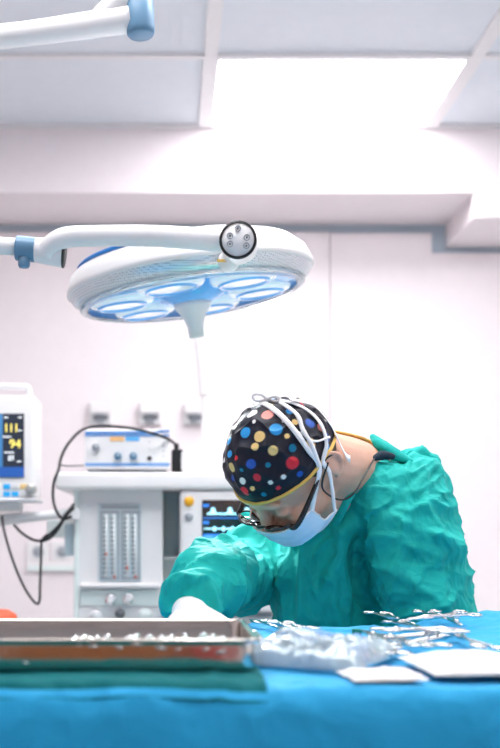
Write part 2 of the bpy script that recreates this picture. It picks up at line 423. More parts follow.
# flow meter window
glassy = mat('flowmeter_face', (.62, .70, .74), .15, coat=.5)
pnl = obj('flow_meter', pbox(98, 503.5, 141.5, 582, D-.008, .01), glassy, t, bevel=.003)
tubew = mat('flowmeter_tube', (.80, .85, .87), .15, coat=.6)
tickm = mat('tick_print', (.10, .13, .16), .5)
obj('header_print', pbox(101, 505, 139, 509, D-.0095, .002), mgrey, pnl, smooth=False)
for (a, b_) in ((100.5, 119), (121.5, 140)):
    w_ = b_-a
    bmf = bmesh.new()
    for r_ in ((a, 511, b_, 512.7), (a, 577.6, b_, 579), (a, 511.5, a+1.3, 579), (b_-1.3, 511.5, b_, 579)): pbox(*r_, D-.011, .003, bm=bmf)
    obj('tube_frame', bmf, mgrey, pnl, smooth=False)
    for c_ in (a+w_*.3, a+w_*.72):
        obj('glass_tube', tb([P(c_, 577, D-.012), P(c_, 514, D-.012)], .0055, 14, 1), tubew, pnl)
        bmt = bmesh.new()
        for k in range(13):
            vv = 518+k*4.5
            pbox(c_-3.2, vv, c_-.3, vv+1.1, D-.019, .001, bm=bmt)
        obj('tick_marks', bmt, tickm, pnl, smooth=False)
redb = mat('red_float', (.6, .18, .14), .4)
for (u, v) in ((106, 554), (114.5, 577), (127, 568), (135.5, 577)):
    obj('float_bead', lt([(0, .006), (.004, .003), (.004, -.003), (0, -.006)], Matrix.Translation(P(u, v, D-.019)), 12), redb, pnl)
obj('column_lip', pbox(80, 583, 161, 588, D-.03, .03), white, t, bevel=.006)
sub = obj('knob_panel', pbox(80, 590, 160, 606, D-.006, .01), greymach, t, bevel=.003)
for (u, v) in ((111, 599.5), (128.5, 599)):
    kb = obj('control_knob', disc_knob(u, v, D-.006, 5.8, .02), chrome, t)
    obj('knob_cap', disc_knob(u, v, D-.026, 3.6, .003), white if u < 120 else lgrey, kb)
for (u, v, r, m_) in ((96, 616, 6, lgrey), (120, 613, 5, dgrey), (145, 615, 7, greymach)):
    obj('lower_knob', disc_knob(u, v, D-.002, r, .03), m_, t)
# ventilator screen
vs = thing('ventilator_screen', 'white ventilator screen with cyan waveforms behind the surgeon', 'screen', P(238, 562, D-.04))
obj('casing', pbox(180, 490.2, 296, 562, D-.05, .2), white, vs, bevel=.012)
scr = mat('screen_black', (.008, .012, .02), .15)
sc_ = obj('display', pbox(202, 500, 288, 544, D-.052, .004), scr, vs, smooth=False)
cy = mat('cyan_trace', (.45, .85, 1.0), .5, emit=1.0); bl = mat('blue_trace', (.03, .22, .75), .5, emit=.6); mb = mat('blue_block', (.10, .40, .85), .5, emit=.5)
bm = bmesh.new()
for k in range(5):
    u = 210+k*17
    pts = []
    for i in range(14):
        x_ = u-3+i*13/13; y_ = 513-5.5*math.exp(-((i-5.5)/2.4)**4)
        pts.append((x_, y_))
    for (xa, ya) in pts: pbox(xa, ya, xa+1.1, 514.5, D-.054, .001, bm=bm)
    if k < 4: pbox(u+9, 513.2, u+15, 514.6, D-.054, .001, bm=bm)
obj('pressure_trace', bm, cy, sc_, smooth=False)
bm = bmesh.new()
pbox(204, 528, 288, 529.3, D-.054, .001, bm=bm)
for k in range(7):
    for i in range(4): pbox(213+k*9+i*.7, 526+abs(i-1.5), 214+k*9+i*.7, 531.5-abs(i-1.5)*.8, D-.054, .001, bm=bm)
obj('flow_trace', bm, cy, sc_, smooth=False)
bm = bmesh.new()
pbox(203, 517.5, 287, 518.5, D-.054, .001, bm=bm); pbox(203, 504, 209, 507, D-.054, .001, bm=bm); pbox(203, 521, 209, 524, D-.054, .001, bm=bm)
pbox(203, 534, 287, 543.5, D-.054, .001, bm=bm)
obj('status_bar', bm, bl, sc_, smooth=False)
bm = bmesh.new()
for k in range(7): pbox(205+k*12, 535.5, 213+k*12, 541, D-.055, .001, bm=bm)
obj('status_field', bm, mb, sc_, smooth=False)
obj('orange_button', lt([(0, .006), (.013, .006), (.015, .003), (.015, 0), (0, 0)], axisM(P(189, 501.5, D-.05), (0, -1, 0)) @ Matrix.Scale(.62, 4, (0, 1, 0)) if False else axisM(P(189, 501.5, D-.05), (0, -1, 0)), 24), mat('orange_button', (.85, .42, .02), .4), vs, label='orange button')
obj('grey_button', lt([(0, .006), (.012, .006), (.013, .003), (.013, 0), (0, 0)], axisM(P(189, 516.5, D-.05), (0, -1, 0)), 24), mgrey, vs, label='grey button')
obj('turn_knob', disc_knob(206, 552, D-.05, 4, .015), mat('copper_knob', (.6, .32, .22), .35, .4), vs)

# pump / generator box on the shelf
zt = 472
t = thing('generator_box', 'white control box with blue stripes and three knobs on the machine shelf', 'control box', P(127, 471.8, 2.9))
G = 2.84
bxo = obj('casing', pbox(84, 429, 170, 469, G, .26), white, t, bevel=.006)
obj('foot_rail', pbox(88, 469, 166, 471.9, G+.02, .22), mgrey, t, bevel=.002)
bm = bmesh.new(); pbox(85, 431.5, 158, 433.5, G-.002, .003, bm=bm); pbox(158, 429.8, 169.5, 431.8, G-.002, .003, bm=bm); pbox(85, 434.6, 169.5, 436, G-.002, .003, bm=bm)
obj('top_stripe', bm, stripe, t, smooth=False)
bm = bmesh.new(); pbox(85, 463, 169.5, 466, G-.002, .003, bm=bm)
obj('bottom_stripe', bm, mat('soft_blue_print', (.16, .36, .68), .5), t, smooth=False)
obj('orange_label', pbox(110, 436.8, 124, 441, G-.002, .003), mat('orange_print', (.85, .5, .22), .5), t, smooth=False, label='orange label')
obj('blue_label', pbox(125.5, 436.8, 139.5, 441, G-.002, .003), mat('cyan_print', (.12, .45, .85), .5), t, smooth=False, label='blue label')
for (u, v) in ((96, 447.5), (118, 456.3), (133.5, 456.3)):
    kb = obj('dial_knob', disc_knob(u, v, G, 3.9, .02), blue_pl if u > 100 else mgrey, t)
    obj('pointer', pbox(u-.5, v-3, u+.5, v, G-.0215, .002), white, kb, smooth=False)
obj('black_socket', disc_knob(149.5, 458.2, G, 2.2, .006), black, t)
bm = bmesh.new()
for (u, v, r) in ((149.5, 442, .6), (149.5, 449, .6), (163.5, 443, .6), (163.5, 446, 1.1), (163.5, 451, .7), (163.5, 456, .6), (154, 453, .5)): lathe(bm, [(0, .002), (r*G/FPX, .002), (r*G/FPX, 0)], axisM(P(u, v, G), (0, -1, 0)), 10)
obj('indicator', bm, mgrey, t)
t = thing('cable_plug', 'black power plug block beside the striped control box on the shelf', 'plug', P(177, 471.8, 2.86))
obj('plug_body', pbox(171.5, 449, 183, 471.8, 2.86, .06), black, t, bevel=.006)
obj('plug_cap', pbox(174, 443, 179, 449.5, 2.87, .03), black, t, bevel=.004)
obj('plug_clip', pbox(181, 452, 184.5, 470, 2.85, .012), lgrey, t, bevel=.003)

# ---------------------------------------------------------------- patient monitor
MD = 2.75
t = thing('patient_monitor', 'white patient monitor reading 111 and 94 at the left edge', 'monitor', P(-8, 503, MD+.08))
obj('casing', pbox(-50, 395, 36, 500, MD, .13), white, t, bevel=.016)
obj('handle', tb([P(-40, 398, MD+.05), P(-38, 389, MD+.05), P(-28, 386.5, MD+.05), P(20, 386.5, MD+.05), P(28, 388, MD+.05), P(30, 398, MD+.05)], .0085, 16), lgrey, t)
obj('lower_ledge', pbox(-50, 498, 37, 501.5, MD-.02, .15), lgrey, t, bevel=.004)
obj('neck', pbox(-20, 501, 20, 512, MD+.03, .07), white, t, bevel=.006)
sd = obj('display', pbox(-44, 413.5, 24, 477.5, MD-.004, .006), mat('monitor_screen_dark', (.035, .045, .07), .25), t, smooth=False)
obj('wave_area', pbox(-44, 414, 2.5, 467, MD-.006, .002), mat('monitor_blue', (.05, .20, .42), .4, emit=.3), sd, smooth=False)
obj('menu_bar', pbox(-44, 467, 24, 477, MD-.006, .002), mat('monitor_deep_blue', (.02, .10, .38), .4, emit=.3), sd, smooth=False)
yt = mat('yellow_digits', (1, .82, .18), .5, emit=.7); wt = mat('white_digits', (.9, .95, 1), .5, emit=.8)
for k_, ch_ in enumerate('111'): text_obj(ch_, .035, P(3.2+k_*5.0, 432, MD-.007), yt, sd)
for k_, ch_ in enumerate('94'): text_obj(ch_, .036, P(9.0+k_*5.9, 448, MD-.007), yt, sd)
for k_, ch_ in enumerate('81'): text_obj(ch_, .022, P(8+k_*3.2, 460.5, MD-.007), wt, sd)
bm = bmesh.new()
for (a, b_, c_) in ((4, 417, 8), (3, 436.3, 11), (4, 452, 14), (18, 417, 22), (18, 430, 21.5), (17, 461, 21)): pbox(a, b_, c_, b_+.9, MD-.007, .001, bm=bm)
obj('caption_mark', bm, wt, sd, smooth=False)
bb = mat('bright_blue_key', (.02, .42, .85), .4); ob_ = mat('amber_key', (.95, .70, .30), .4)
for k, (u, v, m_) in enumerate(((3, 484, bb), (11.5, 484, lgrey), (20, 484, ob_), (3, 491.5, bb), (11.5, 491.5, bb), (20, 491.5, lgrey), (-8, 484, lgrey), (-8, 491.5, bb))):
    obj('key', pbox(u, v, u+7, v+5, MD-.004, .006), m_, t, bevel=.002)
kb = obj('rotary_knob', disc_knob(31.5, 489.5, MD, 5.5, .03), mat('satin_knob', (.5, .5, .48), .3, .6), t)
t = thing('monitor_arm', 'pale horizontal support arm holding the patient monitor beside the machine', 'support arm', P(30, 520, MD+.05))
obj('bar', tb([P(-60, 523, MD+.06), P(0, 520, MD+.06), P(40, 516, MD+.06), P(76, 512, MD+.12)], [.024, .022, .018, .016], 20, flat=.8), lgrey, t)
obj('bracket_plate', pbox(47, 520, 72, 538, MD+.3, .04), mgrey if False else greymach, t, bevel=.004)
obj('side_plate', pbox(64.5, 524, 74, 556, MD+.1, .3), blue_pl if False else mat('pale_blue_grey', (.42, .53, .58), .5), t, bevel=.004)
obj('clamp', pbox(68, 508, 78, 520, MD+.04, .14), lgrey, t, bevel=.005)
# cables
cb = thing('black_cable', 'black cable looping from the control box down to the monitor arm', 'cable', P(60, 520, MD))
obj('sheath', tb([P(178, 447, 2.86), P(170, 440, 2.84), P(155, 434, 2.80), P(130, 428, 2.78), P(100, 426, 2.78), P(82, 430, 2.76), P(68, 444, 2.74), P(61, 458, 2.74), P(58.5, 470, 2.72), P(54, 482, 2.72), P(53, 497, 2.72), P(56, 510, 2.72), P(63, 519, 2.72), P(72, 516, 2.72)], .0042, 10), black, cb)
obj('loop', tb([P(14, 525, 2.74), P(22, 533, 2.72), P(34, 540, 2.72), P(46, 540, 2.72), P(56, 532, 2.72), P(66, 516, 2.72), P(74, 508, 2.74)], .0042, 10), black, cb)
obj('branch', tb([P(40, 541, 2.71), P(50, 534, 2.71), P(60, 524, 2.71), P(66, 514, 2.71), P(74, 504, 2.74)], .0042, 10), black, cb)
obj('thin_lead', tb([P(60, 465, 2.74), P(68, 466, 2.76), P(84, 465.5, 2.82)], .002, 8), black, cb)
cb = tag(obj('hanging_cable', tb([P(2, 516, 2.72), P(4, 530, 2.71), P(10, 552, 2.71), P(18, 574, 2.71), P(27, 592, 2.71), P(36, 603.5, 2.71), P(39.5, 600, 2.71), P(40, 585, 2.71), P(41, 560, 2.71), P(42, 541, 2.71), P(48, 534, 2.71)], .0036, 10), black), 'black cable hanging in a long loop below the monitor arm', 'cable')
# breathing bag
BD = 2.6
t = thing('reservoir_bag', 'orange-red rounded bag top at the lower left edge', 'bag', P(-2, 660, BD))
orm = mat('orange_red_rubber', (.85, .14, .06), .4)
bm = bmesh.new(); lathe(bm, [(0, .0), (.03, -.002), (.05, -.015), (.058, -.05), (.05, -.11), (.03, -.16), (.012, -.19), (0, -.19)], Matrix.Translation(P(-2, 609, BD)), 32)
obj('bag', bm, orm, t)
obj('stand_tube', tb([P(-2, 655, BD), V((xAt(-2, BD), BD, .02))], .012, 16, 1), lgrey, t)
obj('foot', lt([(0, .02), (.1, .02), (.11, 0), (0, 0)], Matrix.Translation((xAt(-2, BD), BD, 0))), lgrey, t)

# ---------------------------------------------------------------- table and drapes
HT = .144; ZT = CZ-HT; YN, YF = .872, 1.5
TX0, TX1 = -.62, .98
def T(u, v, lift=0):
    d = (HT-lift)*FPX/(v-CV); return P(u, v, d)
t = thing('instrument_table', 'steel operating table hidden under the blue drape', 'table', ((TX0+TX1)/2, 1.19, 0))
obj('table_top', bx((TX0+.02, YN+.03, ZT-.05), (TX1-.02, YF-.03, ZT-.02)), steel, t, smooth=False, bevel=.004)
for xx in (TX0+.08, TX1-.08):
    for yy in (YN+.09, YF-.09):
        obj('leg', tb([V((xx, yy, 0)), V((xx, yy, ZT-.05))], .02, 16, 1), steel, t)
def sstep(a, b, x):
    x = max(0, min(1, (x-a)/(b-a))); return x*x*(3-2*x)
def nz(x, y, z=0): return noise.noise(V((x, y, z)))
def ridge(p, pw=2): return (1-abs(noise.noise(p))*2)**pw if abs(noise.noise(p)) < .5 else 0
def drape_h(x, y):
    h = .0035*nz(x*6, y*7, 1)+.0025*ridge(V((x*9+2*nz(x*3, y*3, 5), y*14, 3)), 3)
    h += .030*sstep(.33, .62, x)*sstep(1.22, 1.47, y)
    h += .004*ridge(V((x*16, y*5, 9)), 4)*sstep(1.1, 1.4, y)
    return h
def drape(name, x0_, x1_, yn, yf, ztop, drop_n, drop_f, drop_s, m_, label, cat, amp=1, seed=0, off=0):
    NX = 200; prof = []
    # path across: bottom front -> top -> bottom back, param list of (y, z, side) with outward
    N1, N2, N3 = 36, 80, 20
    R = .014
    for i in range(N1): prof.append(('n', i/N1))
    for i in range(N2+1): prof.append(('t', i/N2))
    for i in range(1, N3+1): prof.append(('f', i/N3))
    bm = bmesh.new(); rows = []
    for (k, s) in prof:
        row = []
        for j in range(NX+1):
            x = x0_+(x1_-x0_)*j/NX
            if k == 't':
                y = yn+(yf-yn)*s
                z = ztop+off+drape_h(x, y)*amp
                e = min(s, 1-s)*(yf-yn); z -= max(0, (R-e))**2/R*.9
                pt = V((x, y, z))
            else:
                drop, yy, sg = (drop_n*(1-s), yn, -1) if k == 'n' else (drop_f*s, yf, 1)
                zt0 = ztop+off+drape_h(x, yy)*amp-R*.9
                q = sstep(0, .25, drop)
                fold = (.024*math.sin(x*17+seed+2.5*nz(x*3, seed, 0))+.012*math.sin(x*41+3*nz(x*4, drop*2, seed)))*q+.006*nz(x*12, drop*9, seed+3)
                pt = V((x, yy+(sg*(R*.35*min(1, drop/.01)+.004+.05*q+fold) if k == 'n' else .006+fold*.35), zt0-drop))
            row.append(bm.verts.new(pt))
        rows.append(row)
    for a, b_ in zip(rows, rows[1:]):
        for j in range(NX): bm.faces.new([a[j], a[j+1], b_[j+1], b_[j]])
    # side falls
    if drop_s:
        for j, sg in ((0, -1), (NX, 1)):
            prev = [r[j] for r in rows[N1:N1+N2+1]]
            for q in range(1, 11):
                cur = []
                for i, v0 in enumerate(rows[N1:N1+N2+1]):
                    c = v0[j].co; dz = drop_s*q/10
                    cur.append(bm.verts.new((c.x+sg*(.012+.03*sstep(0, .3, dz)+.012*math.sin(c.y*30)*q/10), c.y, c.z-dz)))
                for i in range(len(cur)-1): bm.faces.new([prev[i], prev[i+1], cur[i+1], cur[i]])
                prev = cur
    o = obj(name, bm, m_)
    so = o.modifiers.new('s', 'SOLIDIFY'); so.thickness = .0012; so.offset = -1
    return tag(o, label, cat)
drape('table_drape', TX0, TX1, YN, YF, ZT, .62, .6, .5, drapem, 'large blue cloth drape covering the table and hanging over its front', 'drape')
# green cloth under the tray
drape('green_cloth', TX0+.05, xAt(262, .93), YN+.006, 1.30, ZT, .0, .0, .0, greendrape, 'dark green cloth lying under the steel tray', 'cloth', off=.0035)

# tray
TN, TF = .945, 1.165; rimz = CZ-.1056; zb = ZT+.006
tx0, tx1 = -.42, xAt(257, .945)
t = thing('instrument_tray', 'shallow steel instrument tray on the green cloth at lower left', 'tray', ((tx0+tx1)/2, 1.1, zb))
def rrect(x0_, x1_, y0_, y1_, r, z, n=6):
    out = []
    for cx, cy_, a0 in ((x1_-r, y0_+r, -90), (x1_-r, y1_-r, 0), (x0_+r, y1_-r, 90), (x0_+r, y0_+r, 180)):
        for k in range(n+1):
            a = math.radians(a0+90*k/n); out.append(V((cx+r*math.cos(a), cy_+r*math.sin(a), z)))
    return out
bm = bmesh.new()
loops = [rrect(tx0+.006, tx1-.006, TN+.004, TF-.004, .014, zb), rrect(tx0+.001, tx1-.001, TN+.001, TF-.001, .018, zb+.003), rrect(tx0+.0008, tx1-.0008, TN+.0008, TF-.0008, .018, zb+.005), rrect(tx0, tx1, TN, TF, .018, rimz-.006), rrect(tx0, tx1, TN, TF, .018, rimz-.003),
         rrect(tx0-.004, tx1+.004, TN-.004, TF+.004, .022, rimz-.001), rrect(tx0-.004, tx1+.004, TN-.004, TF+.004, .022, rimz+.001), rrect(tx0, tx1, TN, TF, .018, rimz+.0015), rrect(tx0+.0015, tx1-.0015, TN+.0015, TF-.0015, .017, rimz-.002),
         rrect(tx0+.0025, tx1-.0025, TN+.0025, TF-.0025, .017, zb+.005), rrect(tx0+.006, tx1-.006, TN+.006, TF-.006, .014, zb+.0015)]
vr = [[bm.verts.new(p) for p in L] for L in loops]
for a, b_ in zip(vr, vr[1:]):
    n_ = len(a)
    for k in range(n_): bm.faces.new([a[k], a[(k+1) % n_], b_[(k+1) % n_], b_[k]])
bm.faces.new(vr[0]); bm.faces.new(vr[-1])
obj('tray_pan', bm, traym, t)
obj('tray_handle', tb([V((tx1+.003, 1.06, rimz-.012)), V((tx1+.016, 1.065, rimz-.012)), V((tx1+.016, 1.135, rimz-.012)), V((tx1+.003, 1.14, rimz-.012))], .0025, 10), steel, t)

# ---------------------------------------------------------------- instruments
def make_forceps(label, group):
    t = thing('surgical_forceps', label, 'surgical instrument', (0, 0, 0), group)
    for s in (-1, 1):
        bm = bmesh.new()
        # ring handle
        ring = [V((-.012+.0125*math.cos(a)-.0, s*.0125+.0085*math.sin(a), .004)) for a in [2*math.pi*k/14 for k in range(14)]]
        tube(bm, ring, .0017, 8, 2, closed=True)
        tube(bm, [V((0, s*.009, .004)), V((.02, s*.007, .004)), V((.055, s*.0022, .004+.0008*s)), V((.085, -s*.0012, .004+.0008*s)), V((.10, -s*.002, .004)), V((.128, -s*.0008, .004))], [.0018, .0019, .0022, .0034, .0026, .0010], 10, 5)
        obj('arm', bm, steel, t)
    obj('pivot_screw', lt([(0, .0085), (.0028, .0082), (.003, .001), (0, .0005)], Matrix.Translation((.085, 0, 0)), 14), chrome, t)
    obj('ratchet', bx((.016, -.0075, .0032), (.0185, .0075, .0055)), steel, t, bevel=.0005)
    return t
def copy_thing(root, label, group):
    r = root.copy(); COL.objects.link(r); r['label'] = label; r['group'] = group
    for ch in list(root.children):
        c = ch.copy(); COL.objects.link(c); c.parent = r
    return r
g1 = 'steel forceps heaped on the blue drape'
spots = [((379, 626.5), (440, 655), .012, 'topmost crossing forceps of the heap, rings pointing to the left'),
         ((398, 629), (455, 652), .002, 'steel forceps beside the topmost one, shaft slanting to the right'),
         ((428, 627), (475, 650), .008, 'steel forceps in the heap with rings at the far middle'),
         ((446, 629), (484, 652), .002, 'steel forceps in the heap with rings at the far right'),
         ((462, 633), (400, 640), .011, 'steel forceps lying crosswise over the heap, rings to the right'),
         ((376, 648), (430, 646), .003, 'steel forceps lying sideways at the near left of the heap'),
         ((392, 645), (450, 641), .010, 'steel forceps lying sideways across the middle of the heap'),
         ((410, 651), (455, 644), .002, 'steel forceps at the near middle of the heap, rings towards the viewer'),
         ((446, 648), (392, 641), .010, 'steel forceps at the near right of the heap, rings to the right'),
         ((428, 655), (372, 643), .004, 'steel forceps at the near edge of the heap beside the gauze'),
         ((484, 655), (440, 640), .002, 'steel forceps alone at the right edge behind the white gauze'),
         ((388, 661), (335, 649), .002, 'steel forceps between the clear pouch and the heap, rings to the right'),
         ((400, 657), (350, 641), .006, 'steel forceps lying away from the heap towards the clear pouch'),
         ((268, 630), (330, 646), .002, 'steel forceps behind the clear pouch, shaft slanting to the right'),
         ((283, 634), (335, 655), .008, 'steel forceps crossing another one behind the clear pouch'),
         ((300, 636), (262, 630), .004, 'steel forceps behind the clear pouch pointing at the tray')]
proto = None
for a, b_, lift, lab in spots:
    A_ = T(*a); B_ = T(*b_); dr_ = (B_-A_); ang = math.atan2(dr_.y, dr_.x)
    if proto is None:
        proto = make_forceps(lab, g1); o = proto
    else: o = copy_thing(proto, lab, g1)
    o.location = (A_.x, A_.y, ZT+.004+lift+drape_h(A_.x, A_.y)); o.rotation_euler = (random.uniform(-.12, .12), -.0+random.uniform(-.04, .06), ang)
ordn = ['leftmost', 'second from the left', 'third from the left', 'fourth from the left', 'fifth from the left', 'sixth from the left', 'middle one', 'sixth from the right', 'fifth from the right', 'fourth from the right', 'third from the right', 'second from the right', 'rightmost']
g2 = 'steel forceps lined up in the steel tray'
for i in range(13):
    o = copy_thing(proto, 'ring-handled steel forceps in the tray row, '+ordn[i], g2)
    xx = xAt(62, .945)+i*.0142
    o.location = (xx, TN+.026+random.uniform(-.003, .003), zb+.019+random.uniform(0, .004)); o.rotation_euler = (math.radians(80), 0, math.radians(90)) if False else (random.uniform(-.3, .3), math.radians(2), math.radians(90+random.uniform(-4, 4)))
o = copy_thing(proto, 'slanting steel forceps alone at the left end inside the steel tray', 'forceps at the left of the tray'); o.location = (xAt(30, 1.0), TN+.03, zb+.010); o.rotation_euler = (.2, -.04, 1.1)

# green clip
g_ = T(356, 644); t = thing('green_clip', 'small green plastic clip standing among the instruments beyond the clear pouch', 'clip', (g_.x, g_.y, ZT+.004))
obj('clip_body', bx((g_.x-.005, g_.y-.003, ZT+.010), (g_.x+.007, g_.y+.004, ZT+.020)), mat('green_plastic', (.0, .25, .17), .4), t, bevel=.0015)
obj('clip_jaw', bx((g_.x-.0035, g_.y-.003, ZT+.003), (g_.x+.002, g_.y+.004, ZT+.0115)), steel, t, bevel=.001)

# clear pouch
plast = mat('clear_wrinkled_plastic', (.62, .78, .98), .12, noise_amt=.3, scale=25, trans=.55, coat=.8, ior=1.25)
def pillow(c, lx, ly, hz, rot, m_, name, label, cat, amp=.006, seed=0, nx=90, ny=70, fr=30):
    bm = bmesh.new(); top = []; bot = []
    R_ = Matrix.Rotation(rot, 3, 'Z')
    for i in range(nx+1):
        rt = []; rb = []
        for j in range(ny+1):
            a = 2*i/nx-1; b_ = 2*j/ny-1
            e = (max(0, 1-abs(a)**5)*max(0, 1-abs(b_)**5))**.6
            x = a*lx*(1+.05*nz(b_*2, seed)); y = b_*ly*(1+.06*nz(a*2, seed+4))
            w_ = ridge(V((x*fr+2*nz(x*20, y*20, seed), y*fr*1.3, seed)), 3)*amp+nz(x*fr*2, y*fr*2, seed+2)*amp*.6
            z = hz*e*(.75+.5*nz(x*14, y*14, seed+7))+w_*e
            p = R_ @ V((x, y, 0))
            rt.append(bm.verts.new((c[0]+p.x, c[1]+p.y, c[2]+max(.0012, z))))
            rb.append(bm.verts.new((c[0]+p.x, c[1]+p.y, c[2])))
        top.append(rt); bot.append(rb)
    for i in range(nx):
        for j in range(ny):
            bm.faces.new([top[i][j], top[i+1][j], top[i+1][j+1], top[i][j+1]]); bm.faces.new([bot[i][j], bot[i][j+1], bot[i+1][j+1], bot[i+1][j]])
    for i in range(nx):
        bm.faces.new([top[i][0], bot[i][0], bot[i+1][0], top[i+1][0]]); bm.faces.new([top[i][ny], top[i+1][ny], bot[i+1][ny], bot[i][ny]])
    for j in range(ny):
        bm.faces.new([top[0][j], top[0][j+1], bot[0][j+1], bot[0][j]]); bm.faces.new([top[nx][j], bot[nx][j], bot[nx][j+1], top[nx][j+1]])
    return obj(name, bm, m_)
pc = T(322, 664)
pr = thing('plastic_pouch', 'crumpled clear and blue plastic pouch lying right of the steel tray', 'plastic pouch', (pc.x, pc.y, ZT+.006))
def reparent(o, p):
    o.location = V(o.location)-V(p.location); o.parent = p
o = pillow((pc.x, pc.y+.0, ZT+.006), .066, .085, .026, -.5, plast, 'film', '', '', .008, 3); reparent(o, pr)
bl2 = mat('blue_sterile_wrap', (.12, .32, .72), .5)
o = pillow((pc.x-.006, pc.y+.04, ZT+.012), .034, .034, .023, -.4, bl2, 'blue_content', '', '', .006, 8, 40, 30); reparent(o, pr)
o = pillow((pc.x+.034, pc.y-.02, ZT+.010), .007, .050, .023, -.25, bl2, 'blue_strip', '', '', .003, 9, 16, 60); reparent(o, pr)
# gauze
gc = T(472, 672)
t1_ = pillow((xAt(488, .985), .985, ZT+.007), .076, .068, .012, .03, gauze, 'gauze_stack', '', '', .002, 11, fr=12)
tag(t1_, 'thick folded white gauze sheet at the right front of the drape', 'gauze')
t2_ = pillow((xAt(382, .92), .922, ZT+.006), .036, .032, .007, .1, gauze, 'gauze_pad', '', '', .002, 12, fr=14)
tag(t2_, 'small flat white gauze pad between the pouch and the thick gauze', 'gauze')

# ---------------------------------------------------------------- surgeon
HCt = P(286, 460, 1.58)
Fv = V((-.455, -.135, -.88)).normalized(); Lv = V((.6, -.77, -.19)); Lv = (Lv-Fv*Lv.dot(Fv)).normalized(); Uv = Fv.cross(Lv).normalized()
HM = Matrix((Fv, Lv, Uv)).transposed()       # columns F, L, U
def H(f, l, u): return HCt+HM @ V((f, l, u))
def Hinv(p): return HM.transposed() @ (p-HCt)
sg = thing('person', 'surgeon in teal gown, polka dot cap, glasses and mask bending over the table', 'person', (xAt(385, 1.85), 1.85, 0))
lat = V((.62, -.79, 0)).normalized(); fro = V((-.79, -.62, 0)).normalized()
def loft(bm, secs, seg=32):
    """secs: (center, a lateral, b frontal)"""
    pts = [s[0] for s in secs]; rings = []
    for c, a, b_ in secs:
        rings.append([bm.verts.new(c+lat*a*math.cos(2*math.pi*k/seg)+fro*b_*math.sin(2*math.pi*k/seg)) for k in range(seg)])
    for A_, B_ in zip(rings, rings[1:]):
        for k in range(seg): bm.faces.new([A_[k], A_[(k+1) % seg], B_[(k+1) % seg], B_[k]])
    bm.faces.new(rings[0]); bm.faces.new(rings[-1][::-1])
TD = 1.84
secs = [(P(392, 452, TD), .05, .035), (P(391, 463, TD), .10, .075), (P(386, 480, TD), .13, .10), (P(376, 505, TD), .16, .125), (P(369, 535, TD), .18, .143), (P(370, 565, TD), .19, .152), (P(376, 610, TD), .20, .162),
        (P(386, 700, TD), .21, .17), (P(392, 800, TD+.02), .22, .18), (P(394, 930, TD+.03), .24, .20), (P(394, 985, TD+.03), .245, .205)]
Lsh, Lel, Lel2 = P(401, 500, 1.73), P(414, 550, 1.68), P(422, 612, 1.66)
Lelb = P(420, 655, 1.68); Lwr = P(330, 690, 1.68)
Rsh, Rm, Rel, Rcu = P(294, 532, 1.93), P(262, 558, 1.86), P(234, 574, 1.74), P(190, 603, 1.41)
bm = bmesh.new()
loft(bm, secs)
bm2 = bm
tube(bm, [Lsh, Lel, Lel2, Lelb, (Lelb+Lwr)/2, Lwr], [.082, .086, .088, .078, .06, .05], 24, 6, round_ends=True)
tube(bm, [P(330, 530, 1.9), Rsh, Rm, Rel, (Rel+Rcu)/2+V((0, 0, .012)), Rcu], [.07, .074, .074, .068, .056, .045], 24, 6, round_ends=False)
tube(bm, [P(385, 505, 1.84), P(389, 499, 1.715)], [.09, .077], 24, 4, round_ends=True)
tube(bm, [P(380, 505, 1.80), P(374, 515, 1.72), P(345, 540, 1.73)], [.07, .058, .06], 24, 4, round_ends=True)
tube(bm, [P(355, 530, 1.80), P(328, 556, 1.76), P(318, 610, 1.76)], [.09, .09, .085], 24, 4, round_ends=True)
gown = remeshed('gown', bm, gownm, sg, .0046, 14)
